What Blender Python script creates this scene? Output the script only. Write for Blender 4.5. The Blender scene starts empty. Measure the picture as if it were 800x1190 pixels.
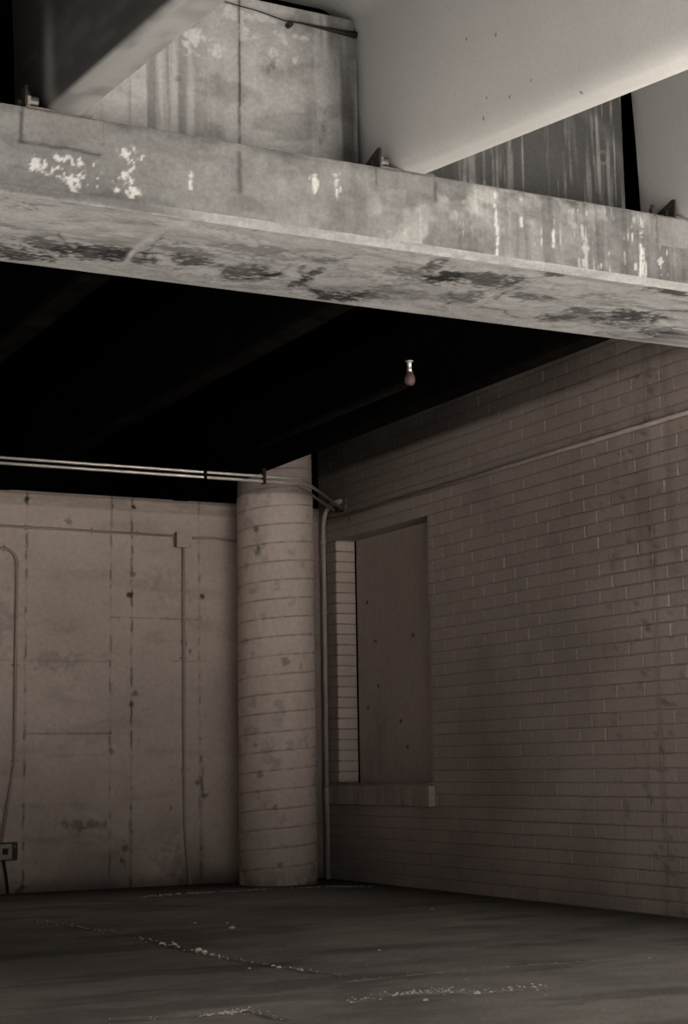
import bpy, math, random
import numpy as np
from mathutils import Vector, Matrix
random.seed(7)
SC = bpy.context.scene
C = SC.collection

# ------------------------------------------------------------------ camera
FPX = 1952.04
YAW, PITCH, ROLL = math.radians(27.6234), math.radians(8.62554), math.radians(-0.92860)
EYE = Vector((0, 0, 1.0))
fwd = Vector((math.sin(YAW)*math.cos(PITCH), math.cos(YAW)*math.cos(PITCH), math.sin(PITCH)))
rr = Vector((math.cos(YAW), -math.sin(YAW), 0))
uu = rr.cross(fwd)
RT = rr*math.cos(ROLL) + uu*math.sin(ROLL)
UP = -rr*math.sin(ROLL) + uu*math.cos(ROLL)
cd = bpy.data.cameras.new('camera')
cd.sensor_fit = 'VERTICAL'; cd.sensor_height = 36.0; cd.lens = 36.0*FPX/1190.0
cd.clip_start = 0.05; cd.clip_end = 300
cam = bpy.data.objects.new('camera', cd); C.objects.link(cam)
m = Matrix((RT, UP, -fwd)).transposed().to_4x4(); m.translation = EYE
cam.matrix_world = m
SC.camera = cam

# ------------------------------------------------------------------ light, exposure
SC.view_settings.view_transform = 'Standard'
SC.view_settings.look = 'None'
SC.view_settings.gamma = 1.0
SC.view_settings.use_curve_mapping = False
SC.view_settings.exposure = 0.0
w = bpy.data.worlds.new('overcast_sky'); SC.world = w; w.use_nodes = True
bg = w.node_tree.nodes['Background']
bg.inputs[0].default_value = (1.0, 0.985, 0.95, 1); bg.inputs[1].default_value = 0.50
sd = bpy.data.lights.new('sun', 'SUN'); sd.energy = 44; sd.angle = math.radians(12); sd.color = (1, 0.985, 0.95)
sun = bpy.data.objects.new('sun', sd); C.objects.link(sun)
sdir = Vector((0.12, 0.62, -0.95)).normalized()          # high sun behind the camera
sun.rotation_euler = sdir.to_track_quat('-Z', 'Y').to_euler()
sun.location = (-3, -8, 12)

# ------------------------------------------------------------------ survey helpers: a sighted point on a real plane
def ray(x, y): return (RT*(x-400) - UP*(y-595) + fwd*FPX)
def onX(x, y, X): d = ray(x, y); return EYE + d*(X/d.x)
def onY(x, y, Y): d = ray(x, y); return EYE + d*(Y/d.y)
def onZ(x, y, Z): d = ray(x, y); return EYE + d*((Z-1.0)/d.z)

# ------------------------------------------------------------------ numpy noise
def vnoise(u, v, seed=0):
    rs = np.random.RandomState(seed); T = rs.rand(256, 256)
    iu = np.floor(u).astype(int); iv = np.floor(v).astype(int)
    fu = u-iu; fv = v-iv; fu = fu*fu*(3-2*fu); fv = fv*fv*(3-2*fv)
    a = T[iu % 256, iv % 256]; b = T[(iu+1) % 256, iv % 256]
    c = T[iu % 256, (iv+1) % 256]; d = T[(iu+1) % 256, (iv+1) % 256]
    return (a*(1-fu)+b*fu)*(1-fv) + (c*(1-fu)+d*fu)*fv
def fbm(u, v, seed=0, o=5):
    s = 0; a = 1; t = 0
    for k in range(o):
        s = s + a*vnoise(u*2**k+17.3*k, v*2**k+5.1*k, seed+k); t += a; a *= .55
    return s/t
def sst(x, a, b):
    t = np.clip((x-a)/(b-a), 0, 1); return t*t*(3-2*t)
def seg(u, v, p, q):
    p = np.array(p, float); q = np.array(q, float); d = q-p; L2 = d@d
    t = np.clip(((u-p[0])*d[0]+(v-p[1])*d[1])/L2, 0, 1)
    return np.hypot(u-p[0]-t*d[0], v-p[1]-t*d[1])
def polyd(u, v, pts):
    r = None
    for a, b in zip(pts[:-1], pts[1:]):
        d = seg(u, v, a, b); r = d if r is None else np.minimum(r, d)
    return r
def blob(u, v, cu, cv, ru, rv): return np.exp(-(((u-cu)/ru)**2+((v-cv)/rv)**2))

# ------------------------------------------------------------------ materials
def mat(name, col=(.4, .38, .35), rough=.85, metal=0.0, nscale=30, namp=.12, bump=.25, bscale=60, attr=False, spec=.3, vstreak=0):
    M = bpy.data.materials.new(name); M.use_nodes = True
    nt = M.node_tree; b = nt.nodes['Principled BSDF']
    b.inputs['Roughness'].default_value = rough; b.inputs['Metallic'].default_value = metal
    b.inputs['Specular IOR Level'].default_value = spec
    geo = nt.nodes.new('ShaderNodeNewGeometry')
    n1 = nt.nodes.new('ShaderNodeTexNoise'); n1.inputs['Scale'].default_value = nscale; n1.inputs['Detail'].default_value = 8
    n1.inputs['Roughness'].default_value = .65
    if vstreak:
        mp = nt.nodes.new('ShaderNodeMapping'); mp.inputs['Scale'].default_value = (1, 1, vstreak)
        nt.links.new(geo.outputs['Position'], mp.inputs[0]); nt.links.new(mp.outputs[0], n1.inputs['Vector'])
    else:
        nt.links.new(geo.outputs['Position'], n1.inputs['Vector'])
    mr = nt.nodes.new('ShaderNodeMapRange'); mr.inputs['From Min'].default_value = .3; mr.inputs['From Max'].default_value = .7
    mr.inputs['To Min'].default_value = 1-namp; mr.inputs['To Max'].default_value = 1+namp
    nt.links.new(n1.outputs['Fac'], mr.inputs['Value'])
    mul = nt.nodes.new('ShaderNodeVectorMath'); mul.operation = 'MULTIPLY'
    if attr:
        at = nt.nodes.new('ShaderNodeAttribute'); at.attribute_name = 'albedo'
        nt.links.new(at.outputs['Color'], mul.inputs[0])
    else:
        mul.inputs[0].default_value = col
    nt.links.new(mr.outputs[0], mul.inputs[1])
    nt.links.new(mul.outputs[0], b.inputs['Base Color'])
    if bump:
        n2 = nt.nodes.new('ShaderNodeTexNoise'); n2.inputs['Scale'].default_value = bscale; n2.inputs['Detail'].default_value = 6
        nt.links.new(geo.outputs['Position'], n2.inputs['Vector'])
        bp = nt.nodes.new('ShaderNodeBump'); bp.inputs['Strength'].default_value = bump; bp.inputs['Distance'].default_value = .01
        nt.links.new(n2.outputs['Fac'], bp.inputs['Height']); nt.links.new(bp.outputs[0], b.inputs['Normal'])
    return M

M_cap = mat('weathered_concrete', attr=True, nscale=55, namp=.16, bump=.35, bscale=70)
M_wall = mat('painted_concrete_wall', attr=True, nscale=22, namp=.10, bump=.22, bscale=45)
M_floor = mat('stained_floor_slab', attr=True, nscale=45, namp=.22, bump=.5, bscale=60, rough=.8)
M_brick = mat('painted_brick', attr=True, nscale=40, namp=.13, bump=.3, bscale=70, rough=.75)
M_col = mat('painted_column', attr=True, nscale=25, namp=.10, bump=.2, bscale=40, rough=.7)
M_tee = mat('pale_beam_concrete', attr=True, nscale=60, namp=.06, bump=.12, bscale=90)
nt = M_tee.node_tree; vo = nt.nodes.new('ShaderNodeTexVoronoi'); vo.inputs['Scale'].default_value = 11
geo_ = nt.nodes.new('ShaderNodeNewGeometry'); nt.links.new(geo_.outputs['Position'], vo.inputs['Vector'])
ma = nt.nodes.new('ShaderNodeMapRange'); ma.inputs['From Min'].default_value = .06; ma.inputs['From Max'].default_value = .10; ma.inputs['To Min'].default_value = .45
nt.links.new(vo.outputs['Distance'], ma.inputs['Value'])
sx_ = nt.nodes.new('ShaderNodeSeparateColor'); nt.links.new(vo.outputs['Color'], sx_.inputs[0])
gt = nt.nodes.new('ShaderNodeMath'); gt.operation = 'GREATER_THAN'; gt.inputs[1].default_value = .22; nt.links.new(sx_.outputs[0], gt.inputs[0])
mx_ = nt.nodes.new('ShaderNodeMath'); mx_.operation = 'MAXIMUM'; nt.links.new(ma.outputs[0], mx_.inputs[0]); nt.links.new(gt.outputs[0], mx_.inputs[1])
pb = nt.nodes['Principled BSDF']; old = pb.inputs['Base Color'].links[0].from_socket
vm = nt.nodes.new('ShaderNodeVectorMath'); vm.operation = 'MULTIPLY'; nt.links.new(old, vm.inputs[0]); nt.links.new(mx_.outputs[0], vm.inputs[1]); nt.links.new(vm.outputs[0], pb.inputs['Base Color'])
M_soffit = mat('pale_deck_concrete', (.50, .498, .49), nscale=12, namp=.07, bump=.1)
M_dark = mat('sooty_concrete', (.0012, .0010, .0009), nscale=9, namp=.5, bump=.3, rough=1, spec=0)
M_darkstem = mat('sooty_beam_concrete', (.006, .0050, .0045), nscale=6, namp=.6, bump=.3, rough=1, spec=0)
M_rust = mat('rusty_steel', (.10, .082, .075), nscale=60, namp=.45, bump=.5, bscale=120, rough=.8)
M_darkrust = mat('dark_rusty_steel', (.022, .016, .015), nscale=60, namp=.5, bump=.5, bscale=120, rough=.7)
M_steel = mat('dull_galvanised_steel', (.17, .165, .155), nscale=40, namp=.2, bump=.1, rough=.45, metal=.6)
M_pipe = mat('galvanised_conduit', (.62, .60, .56), nscale=15, namp=.15, bump=.05, rough=.38, metal=.75)
M_paintpipe = mat('painted_conduit', (.38, .32, .285), nscale=30, namp=.12, bump=.1, rough=.6)
M_brickpipe = mat('grey_painted_conduit', (.42, .36, .325), nscale=30, namp=.15, bump=.1, rough=.5)
M_board = mat('painted_board', attr=True, nscale=18, namp=.1, bump=.15, bscale=30, rough=.8)
M_black = mat('black_enamel', (.01, .009, .009), nscale=30, namp=.3, bump=.1, rough=.5)
M_chip = mat('pale_rubble', (.80, .73, .66), nscale=90, namp=.3, bump=.4)
M_jar = mat('brown_enamel', (.10, .07, .062), nscale=50, namp=.2, bump=.1, rough=.5)

# ------------------------------------------------------------------ object helpers
def tag(o, label=None, cat=None, group=None, kind=None):
    if label: o['label'] = label
    if cat: o['category'] = cat
    if group: o['group'] = group
    if kind: o['kind'] = kind
    return o
def empty(name, loc, label, cat, group=None):
    o = bpy.data.objects.new(name, None); C.objects.link(o); o.location = loc; o.empty_display_size = .1
    return tag(o, label, cat, group)
class MB:
    def __init__(s): s.v = []; s.f = []; s.c = []; s.mi = []
    def add(s, verts, faces, col=None, mi=0):
        k = len(s.v); s.v += [tuple(p) for p in verts]; s.f += [tuple(i+k for i in f) for f in faces]
        s.mi += [mi]*len(faces)
        if col is None: col = (.4, .4, .4)
        s.c += ([col]*len(verts) if np.ndim(col) == 1 else [tuple(c) for c in col])
    def box(s, lo, hi, col=None, bev=0.0):
        (x0, y0, z0), (x1, y1, z1) = lo, hi
        if not bev:
            v = [(x, y, z) for z in (z0, z1) for y in (y0, y1) for x in (x0, x1)]
            s.add(v, [(0, 2, 3, 1), (4, 5, 7, 6), (0, 1, 5, 4), (2, 6, 7, 3), (0, 4, 6, 2), (1, 3, 7, 5)], col); return
        b = min(bev, (x1-x0)*.45, (y1-y0)*.45, (z1-z0)*.45)
        import bmesh
        bm = bmesh.new(); bmesh.ops.create_cube(bm, size=1)
        for q in bm.verts: q.co = Vector(((x0+x1)/2+q.co.x*(x1-x0), (y0+y1)/2+q.co.y*(y1-y0), (z0+z1)/2+q.co.z*(z1-z0)))
        bmesh.ops.bevel(bm, geom=list(bm.edges), offset=b, segments=2, affect='EDGES', profile=.5)
        bm.verts.index_update()
        s.add([q.co[:] for q in bm.verts], [[q.index for q in f.verts] for f in bm.faces], col); bm.free()
    def tube(s, pts, r, n=12, caps=True, col=None):
        pts = [Vector(p) for p in pts]; rs = r if isinstance(r, (list, tuple)) else [r]*len(pts)
        vs = []; fs = []
        t0 = (pts[1]-pts[0]).normalized(); a = t0.orthogonal().normalized()
        for i, p in enumerate(pts):
            if i == 0: t = pts[1]-pts[0]
            elif i == len(pts)-1: t = pts[-1]-pts[-2]
            else: t = (pts[i+1]-pts[i]).normalized()+(pts[i]-pts[i-1]).normalized()
            if t.length < 1e-9: t = t0
            t = t.normalized(); a = (a-t*a.dot(t)).normalized(); b = t.cross(a)
            for k in range(n):
                g = 2*math.pi*k/n; vs.append(p+(a*math.cos(g)+b*math.sin(g))*rs[i])
        for i in range(len(pts)-1):
            for k in range(n):
                fs.append((i*n+k, i*n+(k+1) % n, (i+1)*n+(k+1) % n, (i+1)*n+k))
        if caps: fs.append(tuple(range(n))[::-1]); fs.append(tuple((len(pts)-1)*n+k for k in range(n)))
        s.add(vs, fs, col)
    def build(s, name, mats, parent=None, smooth=False, loc=None):
        off = Vector(loc) if loc is not None else (parent.location.copy() if parent is not None and parent.type == 'EMPTY' else Vector((0, 0, 0)))
        if parent is not None and parent.parent is None and parent.type != 'EMPTY': off = parent.location.copy()
        me = bpy.data.meshes.new(name)
        me.from_pydata([tuple(Vector(p)-off) for p in s.v], [], s.f)
        for mm in (mats if isinstance(mats, (list, tuple)) else [mats]): me.materials.append(mm)
        if any(s.mi): me.polygons.foreach_set('material_index', s.mi)
        a = me.attributes.new('albedo', 'FLOAT_COLOR', 'POINT')
        arr = np.ones((len(s.v), 4), np.float32); arr[:, :3] = np.array(s.c, np.float32); a.data.foreach_set('color', arr.ravel())
        if smooth: me.polygons.foreach_set('use_smooth', [True]*len(me.polygons))
        me.update()
        o = bpy.data.objects.new(name, me); C.objects.link(o)
        if parent is not None:
            o.parent = parent
            if parent.type != 'EMPTY' and parent.parent is not None: pass
        else: o.location = off
        return o
def grid(mb, P, col, flip=False):
    """P: (n, m, 3) array of positions, col: (n, m, 3)."""
    n, mm_ = P.shape[:2]
    idx = np.arange(n*mm_).reshape(n, mm_)
    q = np.stack([idx[:-1, :-1], idx[1:, :-1], idx[1:, 1:], idx[:-1, 1:]], -1).reshape(-1, 4)
    if flip: q = q[:, ::-1]
    mb.add(P.reshape(-1, 3).tolist(), q.tolist(), np.clip(col.reshape(-1, 3), 0.002, .95).tolist())
def tint(L, warm=(1.0, .93, .86)): return np.stack([L*warm[0], L*warm[1], L*warm[2]], -1)
def lin(a, b, step): n = max(2, int(round((b-a)/step))+1); return np.linspace(a, b, n)
def bend(p0, p1, p2, r, n=8):
    p0, p1, p2 = Vector(p0), Vector(p1), Vector(p2)
    a = (p0-p1).normalized(); b = (p2-p1).normalized(); ang = a.angle(b); t = r/math.tan(ang/2)
    s, e = p1+a*t, p1+b*t; ctr = p1+(a+b).normalized()*(r/math.sin(ang/2))
    out = []
    for i in range(n+1):
        k = i/n; v = (s-ctr).normalized().slerp((e-ctr).normalized(), k); out.append(ctr+v*r)
    return out

# ================================================================== LARGE STRUCTURE
BW = 14.0      # front plane of the back wall
RW = 7.05      # face of the brick wall
H = 3.40       # bearing level of the cap and the back wall
CF, CR = 5.69, 6.53   # front and rear planes of the cap beam
CB = 3.07      # underside of the cap beam

# ---- floor
xs = np.concatenate([np.linspace(-26, 1.2, 14)[:-1], lin(1.2, 7.3, .03), np.linspace(7.3, 30, 10)[1:]])
ys = np.concatenate([np.linspace(-30, 5.2, 18)[:-1], lin(5.2, 14.2, .03), np.linspace(14.2, 30, 6)[1:]])
U, V = np.meshgrid(xs, ys, indexing='ij')
L = .30+.13*(fbm(U*.9, V*1.6, 3)-.5)*2
L *= .80+.45*fbm(U*4, V*7, 8)
L *= .92+.25*(fbm(U*14, V*14, 9)-.5)
dw = np.minimum(BW-V, np.abs(RW-U)+.0)
L *= 1-.80*np.exp(-(np.clip(BW-V, 0, 9)/1.1)**2)*sst(fbm(U*.8, V*.8, 4), .1, .45)      # contact shade and grime darkened into the floor along the back wall
L *= 1-.70*np.exp(-(np.clip(RW-U, 0, 9)/.60)**2)                                          # contact shade also painted along the brick wall
L *= 1-.55*blob(U, V, 2.9, 9.4, 1.6, 1.6)
L *= 1+.30*blob(U, V, 4.8, 8.6, 1.2, 1.3)*sst(fbm(U*1.5, V*3, 37), .3, .6)
L *= 1-.35*sst(fbm(U*1.1+4, V*2.6, 14), .52, .66)
crackA = [onZ(a, b, 0)[:2] for a, b in ((40, 1070), (85, 1077), (160, 1089), (200, 1100), (250, 1111), (320, 1123), (400, 1135))]
crackB = [onZ(a, b, 0)[:2] for a, b in ((130, 1187), (210, 1182), (265, 1178), (285, 1174), (305, 1180), (330, 1186))]
crackC = [onZ(a, b, 0)[:2] for a, b in ((400, 1141), (480, 1133), (560, 1126), (640, 1120), (720, 1115))]
crackD = [onZ(a, b, 0)[:2] for a, b in ((400, 1166), (460, 1157), (500, 1153), (560, 1152), (640, 1147))]
wob = (fbm(U*9, V*9, 21)-.5)*.07
Z = (fbm(U*2.2, V*2.2, 30)-.5)*.012
Z = Z*sst(V, 5.2, 6)*sst(U, 1.2, 2)
for cr, wd, dk in ((crackA, .022, .55), (crackB, .02, .6)):
    d = polyd(U+wob, V+wob, cr); L *= 1-dk*np.exp(-(d/wd)**2); Z = Z-.008*np.exp(-(d/wd)**2)
for cr in (crackC, crackD):
    d = polyd(U+wob, V+wob, cr); k = np.exp(-(d/.02)**2)*sst(fbm(U*6, V*6, 40), .35, .6); L = L*(1-k)+.45*k
st = sst(-V, -4.6, -3.0)         # unseen street slab, pale on the right only, shaped to bounce light from there
L = L*(1-st)+(.12+.46*sst(U, .2, 1.6))*st*(.9+.2*fbm(U*1.5, V*1.5, 35))
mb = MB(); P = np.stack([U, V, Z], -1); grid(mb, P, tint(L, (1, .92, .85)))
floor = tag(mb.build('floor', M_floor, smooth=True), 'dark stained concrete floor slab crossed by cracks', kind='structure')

# ---- back wall
xs = np.concatenate([np.linspace(-5, 3.4, 10)[:-1], lin(3.4, 6.5, .011), np.linspace(6.5, 7.35, 6)[1:]])
zs = lin(0, 3.41, .011)
U, V = np.meshgrid(xs, zs, indexing='ij')
L = .55+.08*(fbm(U*1.3, V*1.3, 5)-.5)*2
L *= .93+.14*fbm(U*7, V*5, 6)
spk = fbm(U*38, V*38, 33, 3); L *= 1-.20*sst(spk, .72, .84)
L *= 1-.15*sst(fbm(U*2.2, V*7, 12), .56, .80)                       # horizontal smears
L *= 1-.35*sst(1.35-V, 0, 1.3)*sst(fbm(U*2.4+3, V*1.8, 15), .25, .75) # lower wall darkened in patches to carry the fade of light towards the floor
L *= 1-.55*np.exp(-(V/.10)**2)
Yd = (fbm(U*5, V*5, 50)-.5)*.006
def WX(x, y): p = onY(x, y, BW); return p.x, p.z
def seam(x, y0, y1, w, dk, gap=.4, sd=1):
    global L, Yd
    u0, v0 = WX(x, y0); u1, v1 = WX(x, y1); u0 = u1 = WX(x, 800)[0]
    d = seg(U+(fbm(U*6, V*14, 60+sd)-.5)*.02, V, (u0, v0), (u1, v1))
    k = np.exp(-(d/(w*.7))**2)*(.22+.78*sst(fbm(U*9, V*13, 70+sd), gap+.04, gap+.24))
    L = L*(1-dk*k); Yd = Yd+.004*k
seam(29, 572, 1040, .012, .75, sd=1); seam(128.5, 574, 1035, .010, .70, sd=2); seam(153, 576, 1032, .013, .8, sd=3)
seam(232, 582, 1028, .012, .6, sd=4)
seam(234, 880, 1020, .020, .75, .45, sd=5); seam(152, 940, 1032, .022, .5, .45, sd=6)
def hseam(x0, x1, y, w=.006, dk=.4, sd=1):
    global L
    a = WX(x0, y); b = WX(x1, y); b = (b[0], a[1])
    k = np.exp(-(seg(U, V+(fbm(U*8, V*8, 90+sd)-.5)*.012, a, b)/w)**2)*(.3+.7*sst(fbm(U*9, V*5, 95+sd), .35, .55)); L = L*(1-dk*k)
hseam(0, 128, 767, dk=.35, sd=1); hseam(30, 130, 853, dk=.5, sd=2); hseam(128, 232, 717, dk=.45, sd=3); hseam(60, 150, 878, dk=.2, sd=4); hseam(200, 245, 768, dk=.3, sd=5)
def spot(x, y, r, dk, sd=0, ax=1.0):
    global L
    a = WX(x, y); n = fbm(U*22, V*22, 120+sd)
    k = sst(blob(U, V, a[0], a[1], r*ax, r)+(n-.5)*1.7, .45, .85)*sst(blob(U, V, a[0], a[1], r*ax*1.6, r*1.6), .1, .4); L = L*(1-dk*k)
for i, (x, y, r, dk) in enumerate([(31, 581, .035, .85), (131, 587, .028, .9), (155, 589, .03, .9), (150, 692, .035, .85), (235, 693, .028, .8),
        (79, 606, .05, .5), (154, 668, .03, .5), (215, 748, .04, .6), (221, 757, .025, .6), (157, 806, .04, .5), (153, 818, .03, .6), (161, 620, .018, .8),
        (144, 985, .05, .55), (144, 1000, .045, .6), (199, 938, .03, .5), (237, 925, .04, .6), (229, 910, .04, .6), (22, 1034, .05, .6), (130, 873, .035, .5)]):
    spot(x, y, r, dk, i)
spot(95, 958, .06, .45, 41, 4.0); spot(60, 768, .10, .22, 42, 2.6); spot(2, 720, .30, .22, 43, .5); spot(200, 1000, .2, .25, 44, .8); spot(195, 680, .18, .15, 45, 1.4)
L *= 1-.28*sst(V, 3.27, 3.30)*(.5+.5*sst(fbm(U*4, V*22, 77), .3, .6))     # darker strip at the top
L = np.where((V > 3.385-.03*sst(fbm(U*12, V*0, 78), .72, .78)), L*.6, L)
mb = MB(); P = np.stack([U, BW+Yd, V], -1); grid(mb, P, tint(L, (1, .85, .765)), flip=False)
top = [(-5, BW, 3.41), (7.35, BW, 3.41), (7.35, BW+.5, 3.41), (-5, BW+.5, 3.41)]
mb.add(top, [(0, 1, 2, 3)], (.2, .18, .16)); mb.add([(-5, BW+.5, 0), (7.35, BW+.5, 0), (7.35, BW+.5, 3.41), (-5, BW+.5, 3.41)], [(0, 1, 2, 3)], (.2, .18, .16))
mb.add([(-5, BW, 0), (-5, BW+.5, 0), (-5, BW+.5, 3.41), (-5, BW, 3.41)], [(0, 1, 2, 3)], (.2, .18, .16))
wall_back = tag(mb.build('wall_back', M_wall, smooth=True), 'pale painted concrete back wall with formwork seams', kind='structure')
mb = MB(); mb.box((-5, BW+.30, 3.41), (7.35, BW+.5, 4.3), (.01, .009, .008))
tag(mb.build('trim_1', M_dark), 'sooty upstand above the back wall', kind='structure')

# ---- brick wall on the right, with a window opening
WY0, WY1, WZ0, WZ1 = 11.98, 13.66, .835, 3.07
RD = .21                                           # recess depth
CH, BL, J = .0957, .3055, .0120
WEND = 7.4
ZT = 4.35
def brickcol(u, v, base=.48):
    l = base*(.90+.20*fbm(u*.8, v*.8, 11)); l *= .93+.14*fbm(u*6, v*3, 19)
    l *= 1-.22*sst(fbm(u*1.1, v*1.1, 12), .35, .80)
    l *= 1-.12*sst(.55-v, 0, .5)
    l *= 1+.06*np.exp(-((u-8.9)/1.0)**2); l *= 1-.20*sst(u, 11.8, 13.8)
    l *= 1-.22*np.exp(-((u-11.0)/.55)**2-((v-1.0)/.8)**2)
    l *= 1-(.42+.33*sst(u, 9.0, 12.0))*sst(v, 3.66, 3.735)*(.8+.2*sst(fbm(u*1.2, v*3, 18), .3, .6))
    l *= 1-.45*sst(u, 10.5, 13.0)*sst(v, 3.15, 3.5)      # top courses darker, most at the far end
    d = sst(fbm(u*13, v*.7, 16, 3), .50, .66)*np.exp(-((u-8.95)/.35)**2); l *= 1-.22*d  # dark runs near the right edge
    d = sst(fbm(u*16, v*16, 17), .66, .76)*np.exp(-((u-9.1)/.5)**2); l *= 1-.5*d
    return l
mb = MB()
rb = random.Random(3)
def brick(y0, y1, z0, z1):
    y0 += J/2; y1 -= J/2; z0 += J/2; z1 -= J/2
    if y1-y0 < .02: return
    l = 1+.07*(rb.random()-.5)
    dx = rb.uniform(-.0015, .0015); x = RW+dx; by, bz = .0075, .0020
    xb = RW+.020
    tz0 = rb.uniform(-.001, .001)
    ny, nz = 6, 3
    ys_ = [y0+by+(y1-y0-by-.002)*k/ny for k in range(ny+1)]; zs_ = [z0+bz+(z1-z0-2*bz)*k/nz for k in range(nz+1)]
    fr = [(x, yy, zz) for zz in zs_ for yy in ys_]; n0 = len(fr); w_ = ny+1
    f = [(k*w_+i, (k+1)*w_+i, (k+1)*w_+i+1, k*w_+i+1) for k in range(nz) for i in range(ny)]
    c4 = [0, ny, nz*w_+ny, nz*w_]
    xm = x+.006
    md = [(xm, y0, z0+tz0), (xm, y1, z0), (xm, y1, z1+tz0), (xm, y0, z1)]
    bk_ = [(xb, y0, z0+tz0), (xb, y1, z0), (xb, y1, z1+tz0), (xb, y0, z1)]
    for k in range(4):
        k2 = (k+1) % 4; f += [(c4[k], c4[k2], n0+k2, n0+k), (n0+k, n0+k2, n0+4+k2, n0+4+k)]
    mb.add(fr+md+bk_, f, [(l, l*.85, l*.775)]*(n0+8))
nc = int(ZT/CH)
for r_ in range(nc):
    z0 = r_*CH; z1 = z0+CH; off = (r_ % 2)*BL/2 + .06
    y = WEND - BL + off - .0
    while y < BW:
        a, b = max(y, WEND), min(y+BL, BW); y += BL
        if b-a < .03: continue
        mid = (z0+z1)/2
        if WZ0-.0 < mid < WZ1:
            if a >= WY0 and b <= WY1: continue
            if a < WY0 < b: b = WY0
            elif a < WY1 < b: a = WY1
            if b-a < .03: continue
        brick(a, b, z0, z1)
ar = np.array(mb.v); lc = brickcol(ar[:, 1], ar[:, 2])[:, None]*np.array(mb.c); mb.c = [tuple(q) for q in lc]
# mortar backing, recessed, painted like the bricks
def mort(y0, y1, z0, z1):
    ya = lin(y0, y1, .06); za = lin(z0, z1, .06); Uq, Vq = np.meshgrid(ya, za, indexing='ij')
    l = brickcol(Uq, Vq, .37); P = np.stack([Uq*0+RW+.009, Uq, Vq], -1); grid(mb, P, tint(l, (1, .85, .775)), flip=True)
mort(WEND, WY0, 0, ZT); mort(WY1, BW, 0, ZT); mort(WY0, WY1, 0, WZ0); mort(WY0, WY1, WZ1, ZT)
mb.box((RW+.018, WEND, 0), (RW+.30, WY0-.001, ZT), (.19, .17, .16)); mb.box((RW+.018, WY1+.001, 0), (RW+.30, BW, ZT), (.34, .29, .26))
mb.box((RW+.018, WY0, 0), (RW+.30, WY1, WZ0-.001), (.19, .17, .16)); mb.box((RW+.018, WY0, WZ1+.001), (RW+.30, WY1, ZT), (.30, .26, .24))
# jamb bricks on the far reveal (their ends show one brick per course)
for r_ in range(nc):
    z0 = r_*CH+J/2; z1 = z0+CH-J
    if z0 > WZ0-.02 and z1 < WZ1+.02:
        l = .60*(.9+.2*rb.random()); mb.box((RW+.003, WY1-.008, z0), (RW+RD-.01, WY1+.02, z1), (l, l*.85, l*.775), bev=.003)
        l = .42*(.9+.2*rb.random()); mb.box((RW+.003, WY0-.02, z0), (RW+RD-.01, WY0+.004, z1), (l, l*.85, l*.775), bev=.003)
wall_right = tag(mb.build('wall_right', M_brick), 'long painted brick wall with a window opening', kind='structure')

# board closing the window, with its rowlock brick sill
ya = lin(WY0, WY1, .012); za = lin(WZ0, WZ1, .012); U, V = np.meshgrid(ya, za, indexing='ij')
L = .49*(.9+.2*fbm(U*2.2, V*1.4, 44)); L *= .95+.1*fbm(U*30, V*3, 45)
L *= 1-.2*sst(fbm(U*1.8, V*1.0, 46), .55, .75)
for (x, y) in ((427, 700), (437, 745), (480, 738), (440, 797), (466, 838), (474, 868), (428, 822)):
    p = onX(x, y, RW+RD); k = sst(blob(U, V, p.y, p.z, .03, .02), .4, .7); L = L*(1-.75*k)
mb = MB(); grid(mb, np.stack([U*0+RW+RD, U, V], -1), tint(L, (1, .855, .785)), flip=True)
mb.box((RW+RD+.001, WY0, WZ0), (RW+RD+.02, WY1, WZ1), (.2, .18, .17))
win = tag(mb.build('window_1', M_board), 'window opening closed with a painted board', kind='structure')
mb = MB(); n = 26; sy0, sy1 = WY0-.02, WY1+.12; wd = (sy1-sy0)/n
for i in range(n):
    l = .36*(.85+.3*rb.random()); mb.box((RW-.055, sy0+i*wd+.002, WZ0-.165), (RW+RD-.005, sy0+(i+1)*wd-.003, WZ0-.002+rb.uniform(-.002, .002)), (l, l*.85, l*.775), bev=.004)
mb.box((RW-.048, sy0+.003, WZ0-.158), (RW+RD-.01, sy1-.003, WZ0-.008), (.17, .155, .145))
o = mb.build('window_sill', M_brick, win)
o['label'] = 'row of upright bricks forming the projecting sill'
mb = MB(); mb.box((RW+RD-.012, WY1-.022, WZ0), (RW+RD-.002, WY1-.009, WZ1-.001), (.05, .045, .04))
mb.build('window_frame', M_darkstem, win)

mb = MB(); mb.box((.9, CR+.1, 0), (1.15, BW, 3.96), (.34, .30, .27))  # side wall added out of view to narrow the light reaching the column
tag(mb.build('wall_light_block', M_brick), 'unseen side wall added to cut light from the left', kind='structure')

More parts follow.
